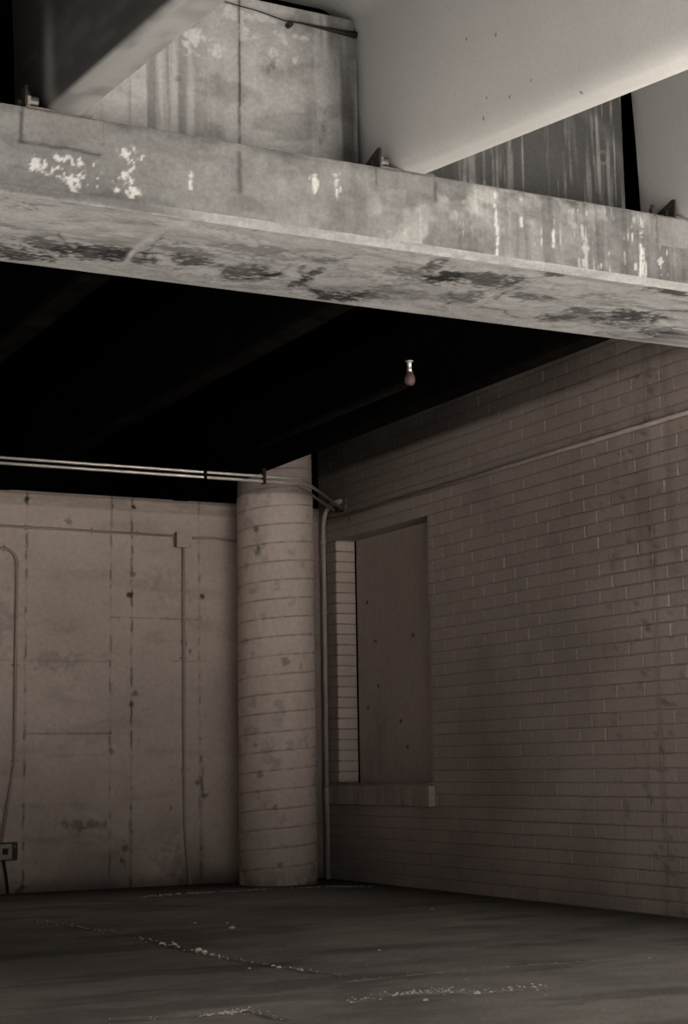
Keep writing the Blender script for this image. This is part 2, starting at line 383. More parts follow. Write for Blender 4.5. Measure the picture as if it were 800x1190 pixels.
# ---- pier cap beam
DD = .010
xs = np.concatenate([np.linspace(-4, 1.4, 12)[:-1], lin(1.4, 5.1, .0075), np.linspace(5.1, 7.4, 10)[1:]])
chf = .028
zs = lin(CB+chf, H-.006, .0075)
def CX(x, y): p = onY(x, y, CF); return p.x, p.z
U, V = np.meshgrid(xs, zs, indexing='ij')
def capface(U, V):
    L = .150+.042*(fbm(U*2.2, V*2.2, 201)-.5)*2
    L *= .72+.56*fbm(U*9, V*9, 202)
    L *= .84+.32*fbm(U*34, V*34, 209, 3)
    ux = lambda x: CX(x, 230)[0]
    L *= 1-.20*sst(fbm(U*5, V*12, 213), .50, .68)
    L *= .92+.20*sst(U, ux(150), ux(230))*(1-sst(U, ux(440), ux(520)))-.05*sst(U, ux(620), ux(700))
    # pale wash on the upper half, right of the middle patch
    wsh = sst(fbm(U*6.5+9, V*8, 204), .38, .60)*sst(U, ux(500), ux(520))*(1-sst(U, ux(615), ux(650)))*(.35+.65*sst(V, 3.18, 3.30))
    wsh = np.maximum(wsh, .8*sst(fbm(U*9+2, V*9, 208), .42, .64)*sst(U, ux(425), ux(440))*(1-sst(U, ux(500), ux(515)))*sst(3.30-V, 0, .04))
    wsh = np.maximum(wsh, .6*sst(fbm(U*12, V*14, 218), .45, .62)*sst(U, ux(600), ux(630))*sst(V, 3.30, 3.37)*(1-sst(U, ux(740), ux(760))))
    wsh = np.maximum(wsh, .7*sst(fbm(U*9, V*9, 219), .42, .62)*sst(U, ux(766), ux(775))*sst(V, 3.22, 3.33))
    L = L*(1-.85*wsh)+.29*.85*wsh
    L *= 1-.22*sst(3.22-V, 0, .12)*sst(fbm(U*3, V*4, 206), .35, .65)*(1-sst(U, 2.0, 2.4))
    # vertical runs
    L *= 1+.22*sst(fbm(U*40, V*1.6, 205, 3), .58, .72)*sst(U, ux(430), ux(520))
    L *= 1-.26*sst(fbm(U*44+7, V*1.3, 207, 3), .54, .72)*sst(U, ux(430), ux(640))
    L *= 1-.10*sst(fbm(U*30+7, V*1.0, 217, 3), .50, .72)*sst(U, ux(250), ux(300))
    # dotted white drips
    dr = sst(fbm(U*75, V*7, 221, 2), .66, .76)*sst(fbm(U*22, V*26, 222, 3), .42, .60)*sst(U, ux(640), ux(700))*(1-sst(U, ux(757), ux(764)))
    dr = np.maximum(dr, .8*sst(fbm(U*75, V*5, 223, 2), .72, .80)*sst(fbm(U*22, V*26, 222, 3), .50, .62)*sst(U, ux(510), ux(560)))
    L = L*(1-.8*dr)+.44*.8*dr
    # white lime crusts
    def crust(x, y, rx, ry, amt=.45, sd=0, th=.55):
        nonlocal L
        a = CX(x, y); n = .5*fbm(U*26, V*22, 230+sd, 4)+.5*fbm(U*70, V*60, 330+sd, 3); bb = blob(U, V, a[0], a[1], rx, ry); k = sst(bb*.55+(n-.5)*2.4, th-.08, th+.16)*sst(bb, .12, .45)*.8
        L = L*(1-k)+(.46*amt/.45)*k
    crust(45, 192, .05, .04, sd=1); crust(75, 205, .13, .05, sd=2); crust(90, 190, .10, .03, sd=3); crust(150, 205, .07, .10, sd=4); crust(152, 180, .05, .03, sd=5)
    crust(365, 215, .02, .06, sd=7); crust(392, 215, .02, .06, sd=8); crust(222, 210, .012, .05, sd=9)
    for x_, y0_, y1_ in ((576, 225, 262), (578, 262, 300), (606, 232, 262), (643, 268, 286), (745, 262, 330), (748, 290, 332), (365, 208, 222), (392, 203, 232), (222, 205, 225), (739, 300, 328)):
        a = CX(x_, y0_); b = CX(x_, y1_); d = seg(U+(fbm(U*14, V*22, 245)-.5)*.018, V, a, b); q = np.exp(-(d/.0065)**2)*sst(fbm(U*20, V*30, 246+x_), .40, .55); L = L*(1-q)+.46*q
    crust(768, 305, .05, .03, .38, 16)
    # dark seep below the joint of the panel above
    a = CX(278, 178); b = CX(279, 222); d = seg(U+(fbm(U*9, V*18, 240)-.5)*.008, V, a, b); L *= 1-.55*np.exp(-(d/.010)**2)
    for (x, y0, y1, w_, dk) in ((440, 205, 235, .03, .12), (506, 212, 232, .008, .6), (415, 215, 270, .03, .15), (765, 262, 280, .01, .4), (25, 130, 165, .006, .7), (118, 150, 168, .006, .4)):
        a = CX(x, y0); b = CX(x, y1); d = seg(U+(fbm(U*14, V*18, 241)-.5)*.02, V, a, b); L *= 1-dk*np.exp(-(d/w_)**2)
    d = polyd(U, V+(fbm(U*12, V*12, 242)-.5)*.02, [CX(22, 163), CX(45, 169), CX(80, 172), CX(116, 180)]); L *= 1-.65*np.exp(-(d/.006)**2)
    L *= 1-.30*sst(V, 3.34, 3.40)*sst(fbm(U*8, V*8, 243), .3, .6)
    return L
L = capface(U, V)
relief = (fbm(U*11, V*11, 250)-.5)*.010+(fbm(U*40, V*40, 252, 3)-.5)*.004
mb = MB(); edge = sst(V, H-.03, H)*.004+ (fbm(U*16, V*2, 251)-.5)*.010*sst(V, H-.03, H)
grid(mb, np.stack([U, CF+relief*.6+edge, V], -1), tint(L, (1, 1.0, .985)))
Fb = np.stack([xs, CF+relief[:, 0]*.6, xs*0+CB+chf], -1)
# chamfer strip, chipped
tt = np.linspace(0, 1, 5); Pc = np.zeros((len(xs), 5, 3)); Lc = np.zeros((len(xs), 5))
und = (fbm(xs*3, xs*0, 260)-.5)*.016+(fbm(xs*18, xs*0, 261)-.5)*.016
for k, t in enumerate(tt):
    Pc[:, k, 0] = xs; Pc[:, k, 1] = Fb[:, 1]*(1-t)+(CF+.030)*t; Pc[:, k, 2] = CB+chf-chf*t+und*math.sin(math.pi*t)
    Lc[:, k] = .23*(.65+.7*fbm(xs*9, xs*0+k*.6, 262))
Lc *= (1-.50*(1-sst(Pc[..., 0], 2.18, 2.42))*(1-.9*sst(tt, .72, .95))[None, :])*(1-.30*sst(2.7-Pc[..., 0], 0, .9)*sst(fbm(Pc[..., 0]*9, tt[None, :]*3+Pc[..., 2]*0, 263), .3, .7))
grid(mb, Pc, tint(Lc, (1, 1.0, .985)), flip=True)
# underside
yb = lin(CF+.030, CR, .011); U, V = np.meshgrid(xs, yb, indexing='ij')
wx = U+.22*(fbm(U*1.7, V*2.4, 270)-.5); wy = V+.30*(fbm(U*1.9, V*2.1, 271)-.5)
L = .285*(.90+.20*fbm(U*4, V*5, 272))
L *= .84+.32*fbm(U*26, V*30, 287, 4)
fine = sst(fbm(wx*12, wy*34, 274, 5), .40, .60)
s1 = fbm(wx*2.4, wy*6.0, 273); L *= 1-.36*sst(s1, .50, .66)*(.15+.85*fine)
L *= 1-.20*sst(fbm(wx*9, wy*40, 277), .52, .68)*sst(V, CF+.12, CF+.4)
for sd_, fu, fv, wd_ in ((275, 1.7, 4.2, .009), (285, 3.3, 9.0, .012)):
    ctr = np.abs(fbm(wx*fu+3, wy*fv, sd_)-.5); L *= 1-.50*np.exp(-(ctr/wd_)**2)*sst(fbm(U*2.3+sd_, V*2.3, 276), .45, .62)*(.3+.7*sst(fbm(U*18, V*40, 281), .35, .6))
def CU(x, y): p = onZ(x, y, CB); return p.x, p.y
KY = .42
U2 = U+(fbm(U*9, V*12, 278)-.5)*.07+(fbm(U*34, V*40, 283)-.5)*.030; V2 = (V+(fbm(U*9, V*12, 288)-.5)*.16+(fbm(U*34, V*40, 289)-.5)*.06)*KY
def PU(pts): return [(CU(*q)[0], CU(*q)[1]*KY) for q in pts]
rag = sst(fbm(U*26, V*46, 290, 4), .34, .58); rag2 = sst(.5*fbm(U*20, V*60, 291, 4)+.5*fbm(U*50, V*90, 292, 3), .36, .58)
# dark growth: clusters (centre, half sizes in sighted pixels, strength)
for (x, y, rx, ry, k_) in ((20, 294, 42, 6, .9), (60, 284, 40, 4, .6), (110, 292, 45, 6, .8), (150, 300, 30, 5, .8), (228, 303, 30, 3.5, .8), (215, 292, 32, 4, .5), (284, 316, 22, 6, .75), (305, 322, 18, 4, .6), (318, 321, 10, 4, .9),
        (357, 325, 8, 9, .9), (385, 343, 22, 5, .9), (300, 292, 45, 6, .40), (380, 303, 16, 4, .5), (514, 322, 14, 8, .95), (505, 308, 10, 5, .7), (560, 326, 45, 6, .75), (480, 318, 30, 5, .5), (430, 345, 30, 3, .7), (410, 349, 12, 4, .9),
        (460, 340, 40, 4, .4), (540, 345, 22, 4, .6), (615, 345, 22, 3, .6), (682, 362, 22, 4, .65), (645, 370, 20, 3, .7), (740, 366, 40, 4, .85), (720, 374, 30, 4, .7), (764, 383, 16, 4, .7), (790, 392, 30, 4, .8), (780, 340, 30, 2.5, .8), (640, 318, 16, 2.5, .7), (700, 345, 22, 3, .4)):
    a = CU(x, y); r1 = (CU(x+rx, y)[0]-a[0])*1.3; r2 = abs(CU(x, y-ry)[1]-a[1])*KY*1.5
    q = np.exp(-(((U2-a[0])/r1)**2+((V2-a[1]*KY)/r2)**2)); L *= 1-min(.85, k_)*sst(q*.95+(rag2-.5)*.75, .22, .70)*sst(q, .10, .45)
# dark cracks and rims
for pts, w_, k_ in (([(68, 268), (78, 282), (72, 296)], .006, .7), ([(165, 303), (172, 292), (196, 266)], .005, .7), ([(200, 312), (230, 312), (258, 302)], .005, .6), ([(258, 316), (272, 327), (305, 328), (320, 320), (335, 312)], .006, .8),
        ([(350, 312), (353, 330), (372, 343), (400, 347)], .008, .85), ([(440, 333), (470, 330), (505, 328)], .005, .5), ([(520, 352), (545, 345), (575, 336), (604, 325)], .005, .85), ([(556, 354), (580, 346), (604, 333)], .005, .75), ([(560, 355), (585, 360), (600, 370)], .006, .6),
        ([(600, 330), (625, 322), (646, 319)], .005, .7), ([(600, 344), (625, 344), (650, 348)], .005, .7), ([(632, 372), (660, 366), (700, 372), (735, 366), (770, 360), (800, 361)], .009, .85), ([(738, 376), (752, 370), (785, 372)], .006, .7), ([(742, 385), (765, 389), (790, 382)], .006, .7), ([(690, 388), (740, 392), (800, 398)], .006, .6)):
    d = polyd(U2*.5+U*.5, V2*.5+V*KY*.5, PU(pts)); L *= 1-k_*np.exp(-(d/w_)**2)*(.4+.6*rag)
# pale leached ridges
for pts, w_, k_ in (([(146, 305), (160, 288), (175, 277), (198, 263)], .013, .9), ([(205, 316), (235, 312), (262, 303)], .014, .5), ([(300, 330), (328, 322), (345, 311), (352, 308)], .014, .5), ([(545, 354), (575, 343), (604, 329)], .007, .8), ([(420, 350), (455, 350), (500, 356), (560, 362)], .020, .35), ([(610, 378), (660, 378), (690, 384)], .014, .5)):
    d = polyd(U*.7+U2*.3, V*KY*.7+V2*.3, PU(pts)); k = k_*np.exp(-(d/w_)**2); L = L*(1-k)+.33*k
L = np.where(V > CR-.05, L*(1-sst(V, CR-.05, CR-.01))+.26*sst(V, CR-.05, CR-.01), L)
rz = (fbm(wx*3, wy*6, 279)-.5)*.022*sst(V, CF+.03, CF+.1)*sst(-V, -CR, -CR+.06)
grid(mb, np.stack([U, V, CB+rz], -1), tint(L, (1, 1.0, .985)), flip=True)
mb.add([(-4, CF+.004, H-.003), (7.4, CF+.004, H-.003), (7.4, CR, H), (-4, CR, H)], [(0, 1, 2, 3)], (.3, .28, .26))
mb.add([(-4, CR, CB), (7.4, CR, CB), (7.4, CR, H), (-4, CR, H)], [(0, 1, 2, 3)], (.08, .07, .065))
for x in (-4, 7.4): mb.add([(x, CF+.03, CB), (x, CR, CB), (x, CR, H), (x, CF, H), (x, CF, CB+chf)], [(0, 1, 2, 3, 4)], (.3, .28, .26))
CAPL = Vector((3.0, CF+.4, CB))
cap = tag(mb.build('cap_beam', M_cap, smooth=True, loc=CAPL), 'long weathered concrete cap beam spanning the whole frame, stained underside', 'beam')
cap['kind'] = 'structure'

# bearing patches set in the cap face under the beam ends
def patch(x0, x1, y0, y1, name, lab, l=.2, seed=1, cast=(1, .975, .95)):
    a = onY(x0, y0, CF); b = onY(x1, y1, CF)
    ua = lin(a.x, b.x, .006); va = lin(b.z, H-.004, .006); U, V = np.meshgrid(ua, va, indexing='ij')
    L = l*(.7+.6*fbm(U*10, V*10, 300+seed)); ed = np.minimum(np.minimum(U-ua[0], ua[-1]-U), np.minimum(V-va[0], va[-1]-V)); L *= 1-.25*np.exp(-(ed/.008)**2)
    m2 = MB(); jag = (fbm(U*18, V*18, 310+seed)-.5)*.012*np.exp(-(ed/.01)**2)
    m2_P = np.stack([U+jag, CF-.0035+.006*np.exp(-(ed/.004)**2)+(fbm(U*20, V*20, 311)-.5)*.002, V+jag*.6], -1); col = tint(L, cast)
    rs = sst(fbm(U*14, V*14, 320+seed), .55, .7)*.5; col[..., 1] *= 1-.10*rs; col[..., 2] *= 1-.10*rs
    grid(m2, m2_P, col)
    o = m2.build(name, M_cap, cap, smooth=True); o['label'] = lab; return o
patch(25, 121, 124, 168, 'repair_patch', 'squarish patch with rust-tinged cracked outline', .135, 1)
patch(436, 505, 200, 228, 'repair_patch', 'smoother grey patch below the middle bracket', .135, 2, (1, .99, .97))
patch(762, 830, 250, 296, 'repair_patch', 'smooth pale patch at the right end', .16, 3, (1, .99, .97))

# ---- front span: sloping concrete tee beams with deck
D = Vector((.057, .986, .148)).normalized()
SOF = .80                                          # stem depth below the deck soffit
def tee(xl, label, dark=False, wb=.142, y0=.5, y1=6.16, fl=(-.62, .86)):
    # section in x,z at reference plane y=CF; xl is the left bottom edge
    prof = []
    xr = xl+wb
    b = .012
    # right flange end -> soffit -> right cove -> right web -> bottom -> left web -> left cove -> soffit left
    R_ = .10; tp = .035
    def cove(cx, cz, a0, a1, n=8): return [(cx+R_*math.cos(math.radians(a0+(a1-a0)*i/n)), cz+R_*math.sin(math.radians(a0+(a1-a0)*i/n))) for i in range(n+1)]
    left = [(xl+fl[0], SOF)]+cove(xl-tp-R_, SOF-R_, 90, 0)+[(xl-tp*.5, SOF*.5), (xl-.006, .060), (xl-.002, .038), (xl+.006, .020), (xl+.019, .007), (xl+.036, .001), (xl+.050, 0)]
    right = [(xr+fl[1], SOF)]+cove(xr+tp+R_, SOF-R_, 90, 180)+[(xr+tp*.5, SOF*.5), (xr+.004, .03), (xr-.002, b*.6), (xr-b, .0)]
    prof = left+right[::-1]
    ys_ = lin(y0, y1, .02 if not dark else .02)
    yfine = np.concatenate([np.linspace(y0, 2.4, 8)[:-1], lin(2.4, y1, .03)])
    # densify the web rows
    def dens(pr, step):
        out = [pr[0]]
        for a, c in zip(pr[:-1], pr[1:]):
            n_ = max(1, int(math.hypot(c[0]-a[0], c[1]-a[1])/step))
            out += [(a[0]+(c[0]-a[0])*i/n_, a[1]+(c[1]-a[1])*i/n_) for i in range(1, n_+1)]
        return out
    pr = np.array(dens(prof, .03)); 
    T = (yfine-CF)/D.y
    P = np.zeros((len(yfine), len(pr), 3))
    P[..., 0] = pr[None, :, 0]+T[:, None]*D.x; P[..., 1] = yfine[:, None]; P[..., 2] = H-.0+pr[None, :, 1]+T[:, None]*D.z
    Yg = P[..., 1]; Zp = np.broadcast_to(pr[None, :, 1], Yg.shape); Xp = np.broadcast_to(pr[None, :, 0], Yg.shape)
    L = .385*(.94+.12*fbm(Yg*1.8, Zp*1.8, 401))
    L *= 1+.04*(fbm(Yg*9, Zp*1.2, 403)-.5)
    if not dark: L *= 1-.35*np.exp(-((Yg-6.02)/.05)**2)*sst(fbm(Yg*15, Zp*6, 404), .3, .6)
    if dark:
        web = (Zp > .012)*(Xp < xl+.02)  # left web made far darker than on the plain tees
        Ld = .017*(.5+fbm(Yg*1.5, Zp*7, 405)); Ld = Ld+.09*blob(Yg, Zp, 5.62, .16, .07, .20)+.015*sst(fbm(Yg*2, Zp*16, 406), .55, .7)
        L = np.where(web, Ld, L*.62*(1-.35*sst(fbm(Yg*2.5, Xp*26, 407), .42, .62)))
    m2 = MB(); grid(m2, P, tint(L, (1, 1.0, .985)), flip=True)
    # deck top, ends
    n = len(pr); th = .12
    for yi in (0, len(yfine)-1):
        pts = P[yi].tolist(); tp_ = [[pts[0][0], pts[0][1], pts[0][2]+th]]; te = [[pts[-1][0], pts[-1][1], pts[-1][2]+th]]
        poly = pts+te+tp_
        m2.add(poly, [tuple(range(len(poly)))], (.35, .33, .31))
    a0, a1, b0, b1 = P[0, 0], P[0, -1], P[-1, 0], P[-1, -1]; up = np.array([0, 0, th])
    m2.add([a0+up, a1+up, b1+up, b0+up], [(0, 1, 2, 3)], (.35, .33, .31))
    m2.add([a0, b0, b0+up, a0+up], [(0, 1, 2, 3)], (.35, .33, .31)); m2.add([a1, b1, b1+up, a1+up], [(0, 1, 2, 3)], (.35, .33, .31))
    me = m2.build('tee_beam', M_tee, smooth=True, loc=(xl+wb/2, CF, H))
    return tag(me, label, 'beam', 'concrete tee beams of the front span')
GAP = 1.482
x2 = 3.248
tees = []
tee(x2, 'pale concrete tee beam with smooth light web, crossing the top right')
tee(x2-GAP+.006, 'concrete tee beam with near-black web and pale underside, top left corner', dark=True)
tee(x2+GAP-.02, 'pale concrete tee beam cut off by the right edge above the cap beam', y1=6.0)
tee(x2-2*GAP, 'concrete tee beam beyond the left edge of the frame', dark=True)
tee(x2-3*GAP, 'outermost concrete tee beam beyond the left edge')
tee(x2+2*GAP, 'concrete tee beam beyond the right edge of the frame')

# end panels between the beams
PY = 6.0
def panel(x0, x1, ztop, label, kind):
    ua = lin(x0, x1, .007); va = lin(H-.0, ztop, .007); U, V = np.meshgrid(ua, va, indexing='ij')
    def PX(x, y): p = onY(x, y, PY); return p.x, p.z
    if kind == 'A':
        L = .35*(.88+.24*fbm(U*2.4, V*2.4, 501)); L *= .80+.40*fbm(U*12, V*12, 502)
        # dark weeping streaks, left of the joint
        k = sst(fbm(U*30, V*1.1, 503, 4), .42, .72)*sst(V, 3.4, 3.5)*blob(U, V, 2.33, 3.62, .20, .40); L *= 1-.48*np.clip(k*1.3, 0, 1)
        k = sst(fbm(U*16, V*1.4, 504, 3), .40, .62)*sst(U, 2.85, 3.15); L *= 1-.55*k
        L *= 1-.62*sst(U, 2.98, 3.22)*sst(fbm(U*9, V*3, 512), .15, .5)
        L *= 1-.30*sst(fbm(U*5, V*8, 505), .55, .72)
        for (x, y, rx, ry, sd) in ((235, 52, .12, .06, 1), (288, 38, .10, .05, 2), (225, 45, .05, .05, 3), (345, 45, .14, .04, 4), (320, 65, .1, .05, 5), (250, 60, .06, .03, 6), (270, 15, .2, .03, 7)):
            a = PX(x, y); n = fbm(U*20, V*22, 510+sd, 4); bb = blob(U, V, a[0], a[1], rx, ry); q = sst(bb*.6+(n-.5)*1.6, .44, .66)*sst(bb, .12, .45)*.8; L = L*(1-q)+.50*q
        a = PX(278, 12); b = PX(278, 178); d = seg(U+(fbm(U*6, V*20, 520)-.5)*.010, V, (a[0], ztop), (b[0], H)); L *= 1-.85*np.exp(-(d/.0055)**2)*(.5+.5*sst(fbm(U*4, V*12, 521), .3, .5))
        d = np.abs(U-a[0]); L *= 1-.12*np.exp(-(d/.03)**2)
        for (x, y, r) in ((318, 72, .03), (312, 82, .02), (206, 92, .010), (210, 35, .008), (376, 150, .012), (378, 130, .010), (372, 165, .012)):
            a = PX(x, y); q = sst(blob(U, V, a[0], a[1], r, r*1.6)+(fbm(U*30, V*30, 530)-.5)*1.5, .45, .8); L *= 1-.35*q
        L *= 1-.35*sst(3.47-V, 0, .05)
    else:
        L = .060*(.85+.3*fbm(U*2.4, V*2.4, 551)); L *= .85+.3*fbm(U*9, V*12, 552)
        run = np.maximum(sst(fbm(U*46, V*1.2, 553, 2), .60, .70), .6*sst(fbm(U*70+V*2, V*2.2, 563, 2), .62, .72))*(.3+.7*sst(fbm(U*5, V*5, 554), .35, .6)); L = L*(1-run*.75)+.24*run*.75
        k = blob(U, V, 3.80, 3.5, .07, .5); L *= 1+.6*k*sst(fbm(U*20, V*2, 556), .35, .6)
        a = PX(701, 183); rr_ = np.hypot(U-a[0], V-a[1]); ring = np.exp(-((rr_-.028)/.006)**2); L = L*(1-.5*ring)+.2*.5*ring
        d = polyd(U+(fbm(U*8, V*8, 557)-.5)*.02, V, [PX(680, 130), PX(705, 155), PX(722, 185), PX(736, 225)]); L *= 1+.45*np.exp(-(d/.03)**2)
        d = polyd(U, V, [PX(701, 190), PX(702, 215), PX(701, 240)]); L *= 1+.6*np.exp(-(d/.005)**2)
        L *= 1-.45*sst(3.52-V, 0, .08)
    rel = (fbm(U*9, V*9, 560)-.5)*.008
    m2 = MB(); grid(m2, np.stack([U, PY+rel, V], -1), tint(L, (1, 1.0, .985)))
    for A, B in (((x0, PY), (x0, PY+.12)), ((x1, PY), (x1, PY+.12)), ((x0, PY+.12), (x1, PY+.12))):
        m2.add([(A[0], A[1], H), (B[0], B[1], H), (B[0], B[1], ztop), (A[0], A[1], ztop)], [(0, 1, 2, 3)], (.12, .11, .10))
    m2.add([(x0, PY, ztop), (x1, PY, ztop), (x1, PY+.12, ztop), (x0, PY+.12, ztop)], [(0, 1, 2, 3)], (.12, .11, .10))
    return tag(m2.build('end_panel', M_cap, smooth=True, loc=((x0+x1)/2, PY+.06, H)), label, 'panel', 'concrete end panels between the tee beams')
pA = panel(1.945, 3.235, 4.165, 'pale concrete end panel with lime crusts and a thin dark vertical joint', 'A')
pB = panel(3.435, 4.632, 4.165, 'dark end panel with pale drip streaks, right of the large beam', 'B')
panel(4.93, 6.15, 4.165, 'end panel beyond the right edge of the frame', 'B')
# sealant bead and bolt at the top right of the pale panel
mb = MB()
pts = [onY(x, y, PY-.012) for x, y in ((262, 2), (300, 12), (330, 24), (350, 26), (372, 32), (395, 37), (414, 40))]
pts = [p+Vector((0, 0, random.uniform(-.004, .004))) for p in pts]
mb.tube(pts, [.002, .0025, .003, .004, .007, .010, .016], 8)
o = mb.build('sealant_bead', M_black, pA, smooth=True); o['label'] = 'dark ragged sealant along the top edge'
mb = MB(); p = onY(337, 28, PY-.02); mb.tube([p+Vector((0, .02, 0)), p+Vector((0, -.01, 0))], .013, 10)
mb.build('bolt', M_darkrust, pA)

# ---- rear span: sooty beams and deck
def rear(xr, label, wb=.16):
    m2 = MB(); t = .03
    for (y0, y1) in ((CR-.26, BW+.27),):
        xl = xr-wb; sec = [(xr+t, 3.97), (xr+.005, H+.02), (xr-.01, H+.004), (xl+.01, H+.004), (xl-.005, H+.02), (xl-t, 3.97)]
        ya = lin(y0, y1, .5); k = len(sec)
        vs = [(x, y, z) for y in ya for x, z in sec]; fs = []
        for i in range(len(ya)-1):
            for j in range(k-1): fs.append((i*k+j, (i+1)*k+j, (i+1)*k+j+1, i*k+j+1))
        fs.append(tuple(range(k))); fs.append(tuple(range((len(ya)-1)*k, len(ya)*k)))
        m2.add(vs, fs)
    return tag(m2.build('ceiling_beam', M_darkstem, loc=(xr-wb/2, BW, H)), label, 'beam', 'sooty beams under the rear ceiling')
rear(2.725, 'sooty ceiling beam at the left, coming off the left edge of the frame')
rear(4.075, 'sooty ceiling beam in the middle of the dark ceiling')
rear(5.735, 'sooty ceiling beam nearest the brick wall, passing beside the column top')
for x in (1.375, .025, -1.3, -2.65): rear(x, 'sooty ceiling beam beyond the left edge of the frame')
mb = MB(); mb.box((-5, CR-.26, 3.97), (7.6, BW+.5, 4.12)); mb.box((-5, CR-.26, 4.12), (7.6, CR-.14, 4.6)); mb.box((-5, CR-.72, 4.405), (7.6, CR-.26, 4.6))  # last slab added out of view to stop sun leaking between the decks
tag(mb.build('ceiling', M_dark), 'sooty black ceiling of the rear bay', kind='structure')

# ================================================================== OBJECTS
# ---- spiral-marked round column
CC = Vector((6.415, 13.61, 0)); CRD = .343
PIT = .1655
zref = onY(316, 805.6, CC.y-CRD*.95).z
azc = math.atan2(-CC.y, -CC.x)                     # azimuth facing the camera
na = 144; az = np.linspace(0, 2*math.pi, na+1); zc = lin(0, 3.96, .0085)
A, V = np.meshgrid(az, zc, indexing='ij')
ph = (V-zref)/PIT-((A-azc+math.pi) % (2*math.pi)-math.pi)/(2*math.pi)
fr = np.abs((ph+.5) % 1-.5)*PIT
groove = np.exp(-(fr/.006)**2)
Ah = np.cos(A)*1.3; As = np.sin(A)*1.3
L = .72*(.92+.16*fbm(Ah*2+As+7, V*2+Ah, 601)); L *= .94+.12*fbm(A*6, V*6, 602)
L *= 1-.60*groove*(.45+.55*sst(fbm(A*5, V*7, 603), .35, .6))
L *= 1-.25*sst(fbm(A*3, V*9, 604), .60, .75)
paint = sst(V, 3.40, 3.43); L *= 1-.40*paint                      # bare concrete above the paint line
L *= 1-.35*sst(.18-V, 0, .18)*sst(fbm(A*6, V*8, 605), .3, .6); L *= 1-.16*sst(1.4-V, 0, 1.2)
for (x, y, r) in ((286, 612, .03), (290, 614, .02), (294, 634, .025), (297, 636, .02), (293, 640, .035), (283, 866, .03), (296, 900, .04), (320, 938, .03), (325, 1005, .03), (330, 769, .05)):
    p = onY(x, y, CC.y-CRD*.8); aa = math.atan2(p.y-CC.y, p.x-CC.x) % (2*math.pi)
    k = sst(blob(A, V, aa, p.z, r/CRD, r)+(fbm(A*20, V*50, 606)-.5)*.9, .45, .65); L *= 1-.45*k
r_ = CRD-.0045*groove*(1-paint)-.006*paint+(fbm(Ah*3+As*2, V*2, 607)-.5)*.004
mb = MB(); grid(mb, np.stack([CC.x+r_*np.cos(A), CC.y+r_*np.sin(A), V], -1), tint(L, (1, .855, .77)))
col = tag(mb.build('round_column', M_col, smooth=True, loc=(CC.x, CC.y, 0)), 'tall round painted column with spiral seams standing in the corner', 'column')

# ---- conduits on the back wall
def along(pts, r, n=10): mb = MB(); mb.tube(pts, r, n); return mb
def strap(parent, p, axis, r, mat_, wall):
    """two-hole pipe strap: half ring over a pipe plus two ears, against a wall normal."""
    p = Vector(p); axis = Vector(axis).normalized(); wall = Vector(wall).normalized(); s = axis.cross(wall)
    m2 = MB(); pts = [p-s*(r*2.6)+wall*r*.9, p-s*(r*1.25)+wall*r*.9]+[p-s*math.cos(a)*r*1.2-wall*math.sin(a)*r*1.2 for a in np.linspace(0, math.pi, 7)]+[p+s*(r*1.25)+wall*r*.9, p+s*(r*2.6)+wall*r*.9]
    w_ = .009; vs = []; fs = []
    for i, q in enumerate(pts):
        vs += [q-axis*w_, q+axis*w_, q+axis*w_-wall*.002, q-axis*w_-wall*.002]
    for i in range(len(pts)-1):
        for k in range(4): fs.append((i*4+k, i*4+(k+1) % 4, i*4+4+(k+1) % 4, i*4+4+k))
    fs += [(0, 1, 2, 3), tuple(len(vs)-4+k for k in range(4))]
    m2.add(vs, fs); return m2.build('strap', mat_, parent)
def coupling(parent, a, b, r, mat_): m2 = MB(); m2.tube([a, a+(b-a)*.04, b-(b-a)*.04, b], [r*.9, r, r, r*.9], 12); return m2.build('coupling', mat_, parent, smooth=True)

yw = BW-.017; cr = .012
# junction box
jp = onY(212.5, 627, BW-.05); jb = empty('junction_box', (jp.x, BW, jp.z), 'square painted junction box high on the pale back wall left of the column', 'junction box')
s = .067
mb = MB(); mb.box((jp.x-s, BW-.085, jp.z-s-.004), (jp.x+s, BW-.002, jp.z+s-.004), bev=.004); mb.build('box_body', M_paintpipe, jb)
mb = MB(); mb.box((jp.x-s-.005, BW-.092, jp.z-s-.008), (jp.x+s+.005, BW-.085, jp.z+s), bev=.002); cv = mb.build('box_cover', mat('painted_box_cover', (.52, .44, .395), nscale=20, namp=.06, bump=.05), jb)
for sx, sz in ((-1, 1), (1, -1)):
    mb = MB(); c = Vector((jp.x+sx*(s-.012), BW-.092, jp.z-.004+sz*(s-.012))); mb.tube([c, c+Vector((0, -.003, 0))], .005, 8)
    sc = mb.build('screw', M_darkrust, cv, loc=jb.location)

def cond(name_label, pts, r=cr, m_=M_paintpipe, straps=(), wall=(0, 1, 0), cat='conduit', couplings=()):
    p0 = Vector(pts[-1]); e = empty('conduit', p0, name_label, cat)
    mb = MB(); mb.tube(pts, r, 12); mb.build('pipe', m_, e, smooth=True)
    for p, ax in straps: strap(e, p, ax, r, m_, wall)
    for a, b in couplings: coupling(e, Vector(a), Vector(b), r*1.3, m_)
    return e
a = onY(-60, 607.5, yw); b = onY(203, 620.5, yw)
st_ = [onY(x, y, yw) for x, y in ((30, 612), (107, 616), (160, 618))]
cond('thin horizontal conduit on the back wall running left from the junction box', [Vector((a.x, yw, jp.z+.045)), Vector((jp.x-s+.002, yw, jp.z+.034))], straps=[((q.x, yw, jp.z+.042), (1, 0, 0)) for q in st_])
cond('short thin conduit on the back wall running right from the junction box towards the column', [Vector((jp.x+s-.002, yw, jp.z+.02)), onY(248, 625.5, yw), onY(276, 629.5, yw)])
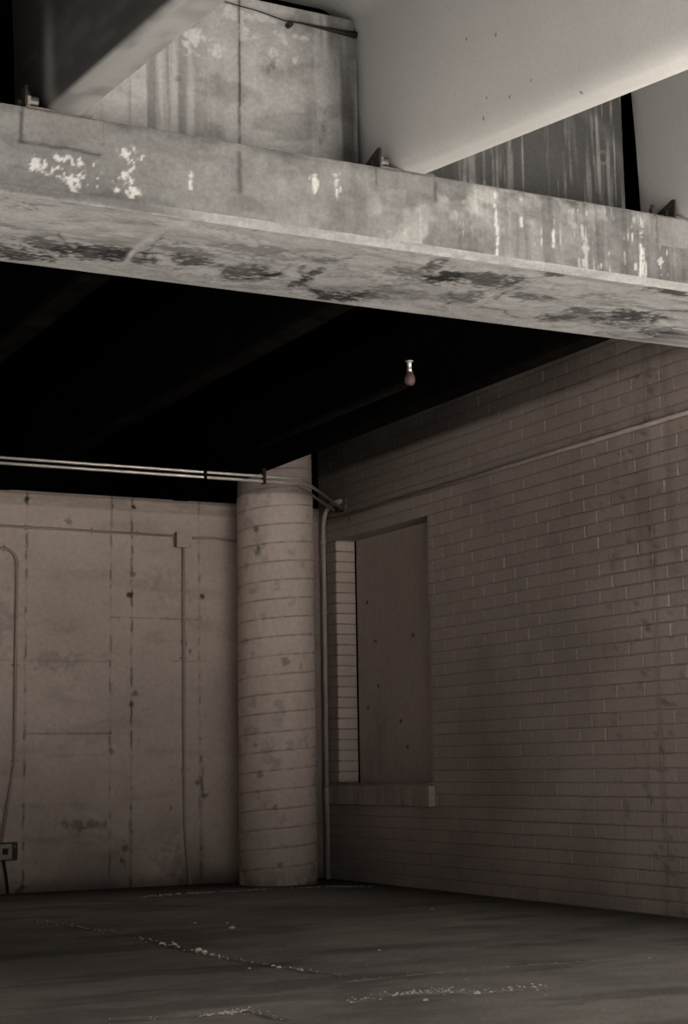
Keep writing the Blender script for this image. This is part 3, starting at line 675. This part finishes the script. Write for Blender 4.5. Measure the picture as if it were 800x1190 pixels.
p1 = onY(213.5, 700, yw); p2 = onY(214.5, 955, yw); p3 = onY(221, 1024, yw); p3.z = .003
cond('vertical conduit dropping from the junction box to the floor', [Vector((p1.x, yw, jp.z-s+.0)), p1, p2, onY(216, 980, yw), p3], r=.015, straps=[((p1.x, yw, p1.z-.5), (0, 0, 1)), ((p1.x+.005, yw, 1.0), (0, 0, 1))])
# looped conduit at the left edge
pa = onY(-40, 637, yw); pb = onY(20, 637, yw); pc = onY(19.5, 887, yw); pc.x = pb.x
pd = onY(1.5, 979, yw)
arc = bend(pa, pb, pc, .13, 10)
cond('conduit at the left edge that arches over, drops and slants to a small box', [pa]+arc+[pc, pd], r=.014, straps=[((arc[2].x-.02, yw, arc[2].z+.01), (1, 0, 0)), ((pc.x, yw, pc.z+.02), (0, 0, 1)), ((pc.x, yw, 1.9), (0, 0, 1))])
# outlet box low at left
op = onY(8, 990, BW-.05); ob = empty('outlet_box', (op.x, BW, op.z), 'small weathered electrical box low on the back wall at the left edge', 'electrical box')
mb = MB(); mb.box((op.x-.075, BW-.075, op.z-.07), (op.x+.085, BW-.002, op.z+.075), bev=.006); bd = mb.build('box_body', M_black, ob)
mb = MB(); mb.box((op.x-.08, BW-.085, op.z-.062), (op.x+.035, BW-.075, op.z+.066), bev=.004)
mb.build('cover_plate', mat('dull_aluminium_plate', (.34, .31, .27), nscale=50, namp=.3, rough=.6), ob)
mb = MB(); mb.box((op.x-.05, BW-.093, op.z-.02), (op.x+.0, BW-.085, op.z+.03), bev=.003)
mb.build('socket_flap', M_darkrust, ob)
mb = MB(); mb.tube([Vector((op.x+.06, BW-.075, op.z+.045)), Vector((op.x+.06, BW-.083, op.z+.045))], .008, 8); mb.build('screw', M_steel, ob)
q0 = Vector((op.x-.02, yw, op.z-.07)); q1 = onY(9, 1041, yw); q1.z = .002
cond('short cable pipe from the small box down to the floor at the left edge', [q0, (q0+q1)/2+Vector((.004, 0, 0)), q1], r=.013, m_=M_darkrust)

# ---- twin overhead conduits, near the back, strapped under the sooty beams
ZP = H-.035
def over(x, y, dz=0): return onZ(x, y, ZP+dz)
YP = 12.2
A0 = Vector((-3.0, YP, ZP)); 
def onYp(x, y): return onY(x, y, YP)
k1 = onYp(351, 555); e1 = onX(397, 590.5, RW-.035)
k2 = onYp(343, 559); e2 = onX(389, 593.5, RW-.06)
l1 = onYp(-30, 530); l2 = onYp(-30, 536)
z1 = (k1.z+l1.z)/2-.004; z2 = z1-.042
k1.z = z1; l1.z = z1; k2.z = z2; l2.z = z2
l1.x = l2.x = 1.2
ov1 = [l1]+bend(l1, k1, e1, .06, 6)+[e1]
ov2 = [l2]+bend(l2, k2, e2, .06, 6)+[e2]
c1 = cond('upper of two bright parallel conduits crossing under the dark ceiling to the brick wall', ov1, r=.0125, m_=M_pipe, wall=(0, 0, 1))
c2 = cond('lower of two bright parallel conduits crossing under the dark ceiling to the brick wall', ov2, r=.0125, m_=M_pipe, wall=(0, 0, 1))
# hangers holding the pair to the beams
def hanger(xc, label, zt=H+.006):
    e = empty('pipe_hanger', (xc, YP, H), label, 'pipe hanger', 'hangers of the overhead conduits')
    m2 = MB(); m2.box((xc-.012, YP-.020, z2-.018), (xc+.012, YP-.014, zt)); m2.box((xc-.012, YP+.014, z2-.018), (xc+.012, YP+.020, zt)); m2.box((xc-.012, YP-.020, z2-.021), (xc+.012, YP+.020, z2-.0165)); m2.build('bracket', M_dark if zt > 3.5 else M_darkrust, e)
    m2 = MB(); m2.tube([(xc, YP-.024, z2+.021), (xc, YP+.024, z2+.021)], .005, 8); m2.build('bolt', M_steel, e)
hanger(5.655, 'pipe hanger under the beam beside the column top')
hanger(onYp(238, 547).x, 'black pipe hanger in the dark between beams, left of the column top', 3.975)
# joint fitting at the wall
fe = empty('conduit_fitting', (RW, e1.y, e1.z), 'small dark pull fitting on the brick wall where the overhead conduits end', 'fitting')
q = (e1+e2)/2
mb = MB(); mb.box((RW-.072, q.y-.03, q.z-.024), (RW+.001, q.y+.07, q.z+.026), bev=.010); mb.build('fitting_body', M_black, fe)
mb = MB(); mb.tube([e1+Vector((-.01, 0, .0)), e1+(Vector((.0, -.09, 0)))], .019, 10); mb.build('locknut', M_steel, fe)
mb = MB(); mb.tube([onX(405, 597, RW-.02), onX(406.5, 606, RW-.02)], .008, 8); mb.build('stub', M_steel, fe)

# ---- vertical conduit on the brick wall
xw = RW-.058
t0 = onX(404, 588, xw); t1 = onX(375.8, 598, xw); t2 = onX(379.2, 1000, xw)
yv = onX(378.5, 800, xw).y
t1 = Vector((xw, yv, onX(378, 588, xw).z)); t2 = Vector((xw, yv, .003))
t0 = Vector((xw, q.y-.07, t1.z+.0))
arc = bend(t0, t1, t2, .20, 10)
vc = cond('stout grey conduit curving down the brick wall between column and window', [t0]+arc+[t2], r=.021, m_=M_brickpipe, wall=(1, 0, 0),
          straps=[((xw, yv, onX(378, 712, xw).z), (0, 0, 1)), ((xw, yv, onX(379, 918, xw).z), (0, 0, 1))],
          couplings=[((xw, yv, onX(378, 633, xw).z), (xw, yv, onX(378, 628, xw).z)), ((xw, yv, onX(379, 932, xw).z), (xw, yv, onX(379, 916, xw).z))])
# ---- thin conduit along the brick wall
g0 = onX(840, 470, RW-.018); g1 = onX(362, 617, RW-.018); zg = onX(560, 551, RW-.018).z
GB = [onX(x, y, RW-.018).y for x, y in ((577, 548), (752, 498), (690, 516))]
cond('long thin conduit strapped level along the brick wall above the window', [Vector((RW-.018, WEND+.1, zg)), Vector((RW-.018, 13.9, zg))], r=.0155, m_=M_brickpipe, wall=(1, 0, 0),
     straps=[((RW-.018, y, zg), (0, 1, 0)) for y in GB])

# ---- fire pipe stub with drop fitting under the ceiling
px_ = 5.16; zp = H-.045
pe = onX(471, 446, px_)
fe2 = empty('ceiling_pipe', (px_, pe.y, pe.z), 'dim ceiling pipe ending in a brown drop fitting with a bright metal neck', 'pipe')
pz = pe.z
mb = MB(); mb.tube([Vector((px_, pe.y+.02, pz)), Vector((px_, 13.6, pz))], .030, 12); mb.build('pipe', M_darkstem, fe2, smooth=True)
n0 = onX(476.5, 448, px_); n1 = onX(477.5, 432, px_); n2 = onX(478, 420, px_)
mb = MB(); yb_ = n0.y
prof = [(0, 0), (.022, .003), (.033, .018), (.036, .04), (.030, .062), (.022, .078), (.022, .086)]
hz = (n1.z-n0.z)/.086
mb.tube([Vector((px_, yb_, n0.z+b*hz)) for a, b in prof], [max(a, .001) for a, b in prof], 16); mb.build('drop_fitting', M_jar, fe2, smooth=True)
mb = MB(); mb.tube([Vector((px_, yb_, n1.z)), Vector((px_, yb_, n1.z+.02)), Vector((px_, yb_, n2.z)), Vector((px_, yb_, n2.z+.004)), Vector((px_, yb_, n2.z+.008))], [.017, .015, .015, .026, .026], 14); nk = mb.build('neck', M_pipe, fe2, smooth=True); nk['label'] = 'bright metal neck'
mb = MB(); mb.tube([Vector((px_, yb_, n2.z+.006)), Vector((px_, yb_, 3.975))], .006, 8); mb.build('hanger_rod', M_dark, fe2)

# ---- bearing angles with bolts on the cap
def bearing(xl, label, rest='beam'):
    """xl: left bottom edge of the beam at the cap face"""
    e = empty('bearing_bracket', (xl-.08, CF+.14, H), label, 'bracket', 'steel bearing brackets on the cap beam')
    xv = xl-.075
    m2 = MB(); m2.add([(xv+dx, y, z) for dx in (0, .009) for y, z in ((CF+.012, H+.006), (CF+.012, H+.085), (CF+.03, H+.088), (CF+.21, H+.030), (CF+.21, H+.006))],
        [(0, 1, 2, 3, 4), (9, 8, 7, 6, 5), (0, 5, 6, 1), (1, 6, 7, 2), (2, 7, 8, 3), (3, 8, 9, 4), (4, 9, 5, 0)])
    m2.build('upright_leg', M_darkrust, e)
    m2 = MB(); m2.box((xv, CF+.004, H-.003), (xl+.18, CF+.24, H+.0065), bev=.002); m2.build('base_leg', M_rust, e)
    m2 = MB(); m2.tube([(xv+.009, CF+.06, H+.045), (xv+.026, CF+.06, H+.045)], .034, 6); m2.tube([(xv+.020, CF+.06, H+.045), (xv+.060, CF+.06, H+.045)], .020, 12)
    m2.build('bolt', M_steel, e)
    m2 = MB(); m2.tube([(xv-.001, CF+.07, H+.035), (xv-.016, CF+.07, H+.035)], .020, 6); m2.build('nut', M_darkrust, e)
    return e
bearing(x2, 'rusty bearing bracket with a bolt at the foot of the large pale beam')
bearing(x2-GAP+.006, 'rusty bearing bracket in the shadow under the dark-webbed beam, top left')
b3 = bearing(x2+GAP+.02, 'bearing bracket with thin upright leg at the right edge of the frame')
mb = MB(); p = onY(759, 245, CF+.03); mb.tube([Vector((p.x, CF+.03, H)), Vector((p.x, CF+.03, H+.03))], .018, 6); mb.tube([Vector((p.x, CF+.03, H+.02)), Vector((p.x, CF+.03, H+.048))], .010, 8)
tag(mb.build('anchor_bolt', M_darkrust, loc=(p.x, CF+.03, H)), 'stubby rusty anchor bolt on the cap beam left of the rightmost bracket', 'bolt')

# ---- rubble: pale chips along the floor cracks
rg = random.Random(11)
def chip(x, y, s, label, grp='pale chips lying along the floor cracks'):
    m2 = MB(); n = 7; vs = []
    for lv, (f_, h_) in enumerate(((1.0, 0), (.85, .45), (.45, .8))):
        for k in range(n):
            a = 2*math.pi*k/n; q = s*f_*rg.uniform(.75, 1.15); vs.append((x+q*math.cos(a)*1.3, y+q*math.sin(a), h_*s-.001))
    fs = [tuple(range(n))[::-1], tuple(2*n+k for k in range(n))]
    for lv in (0, 1):
        for k in range(n): fs.append((lv*n+k, lv*n+(k+1) % n, lv*n+n+(k+1) % n, lv*n+n+k))
    zf = .002
    m2.add([(a, b, c+zf) for a, b, c in vs], fs)
    return tag(m2.build('concrete_chip', M_chip, loc=(x, y, zf)), label, 'rubble', grp)
spots = [(231, 1105, .026, 'largest pale chip on the long floor crack in front of the column'), (238, 1107, .020, 'pale chip just right of the largest chip on the long crack'),
         (203, 1098, .016, 'pale chip midway along the long floor crack'), (188, 1097, .016, 'pale chip on the long crack left of the midway one'),
         (325, 1125, .016, 'pale chip near the right end of the long floor crack'), (318, 1123, .013, 'small pale chip beside the one ending the long crack'),
         (270, 1079, .024, 'lone pale chip on open floor in front of the column base'), (227, 1073, .012, 'tiny pale chip on open floor left of the lone chip'),
         (264, 1073, .012, 'tiny pale chip just behind the lone chip'), (502, 1057, .014, 'pale chip on the floor below the window sill'),
         (55, 1071, .012, 'pale chip at the left end of the long floor crack'), (755, 1114, .012, 'pale chip on the floor near the right edge'),
         (441, 1105, .012, 'pale chip on open floor right of the column'), (555, 1155, .018, 'pale chip on the broken line at lower right'),
         (495, 1163, .014, 'dark-sided chip on the broken line near the bottom'), (290, 1126, .011, 'pale chip on the long crack left of its right end')]
for x, y, s_, lab in spots:
    p = onZ(x, y, 0); chip(p.x, p.y, s_*.72, lab)
# the finer crumbs
mb = MB()
def crumbs(pts, n, sp, s0, s1):
    for _ in range(n):
        i = rg.randrange(len(pts)-1); t = rg.random(); a = Vector((*pts[i], 0)); b = Vector((*pts[i+1], 0)); p = a+(b-a)*t
        x = p.x+rg.gauss(0, sp); y = p.y+rg.gauss(0, sp); s = rg.uniform(s0, s1); z0 = .004
        k = 5; vs = [(x+s*math.cos(6.28*j/k+rg.random()*.5), y+s*math.sin(6.28*j/k), z0) for j in range(k)]+[(x+rg.uniform(-s, s)*.3, y, z0+s*rg.uniform(.5, .9))]
        mb.add(vs, [(j, (j+1) % k, k) for j in range(k)]+[tuple(range(k))[::-1]])
crumbs(crackA, 130, .025, .003, .009); crumbs([onZ(a, b, 0)[:2] for a, b in ((240, 1181), (262, 1179), (280, 1176))], 60, .02, .003, .008)
crumbs(crackB, 40, .03, .003, .006); crumbs(crackC, 40, .03, .003, .005); crumbs(crackD, 110, .045, .003, .009)
crumbs([onZ(a, b, 0)[:2] for a, b in ((165, 1043), (200, 1040), (240, 1038), (312, 1034))], 170, .03, .003, .010)
crumbs([onZ(a, b, 0)[:2] for a, b in ((345, 1033), (385, 1031), (432, 1031))], 120, .03, .003, .010)
crumbs([onZ(a, b, 0)[:2] for a, b in ((20, 1060), (400, 1100), (780, 1160))], 60, .5, .002, .005)
tag(mb.build('gravel_crumbs', M_chip, loc=(5, 9, 0)), 'fine pale crumbs strewn along cracks and wall foot on the dark floor', 'rubble', kind='stuff')
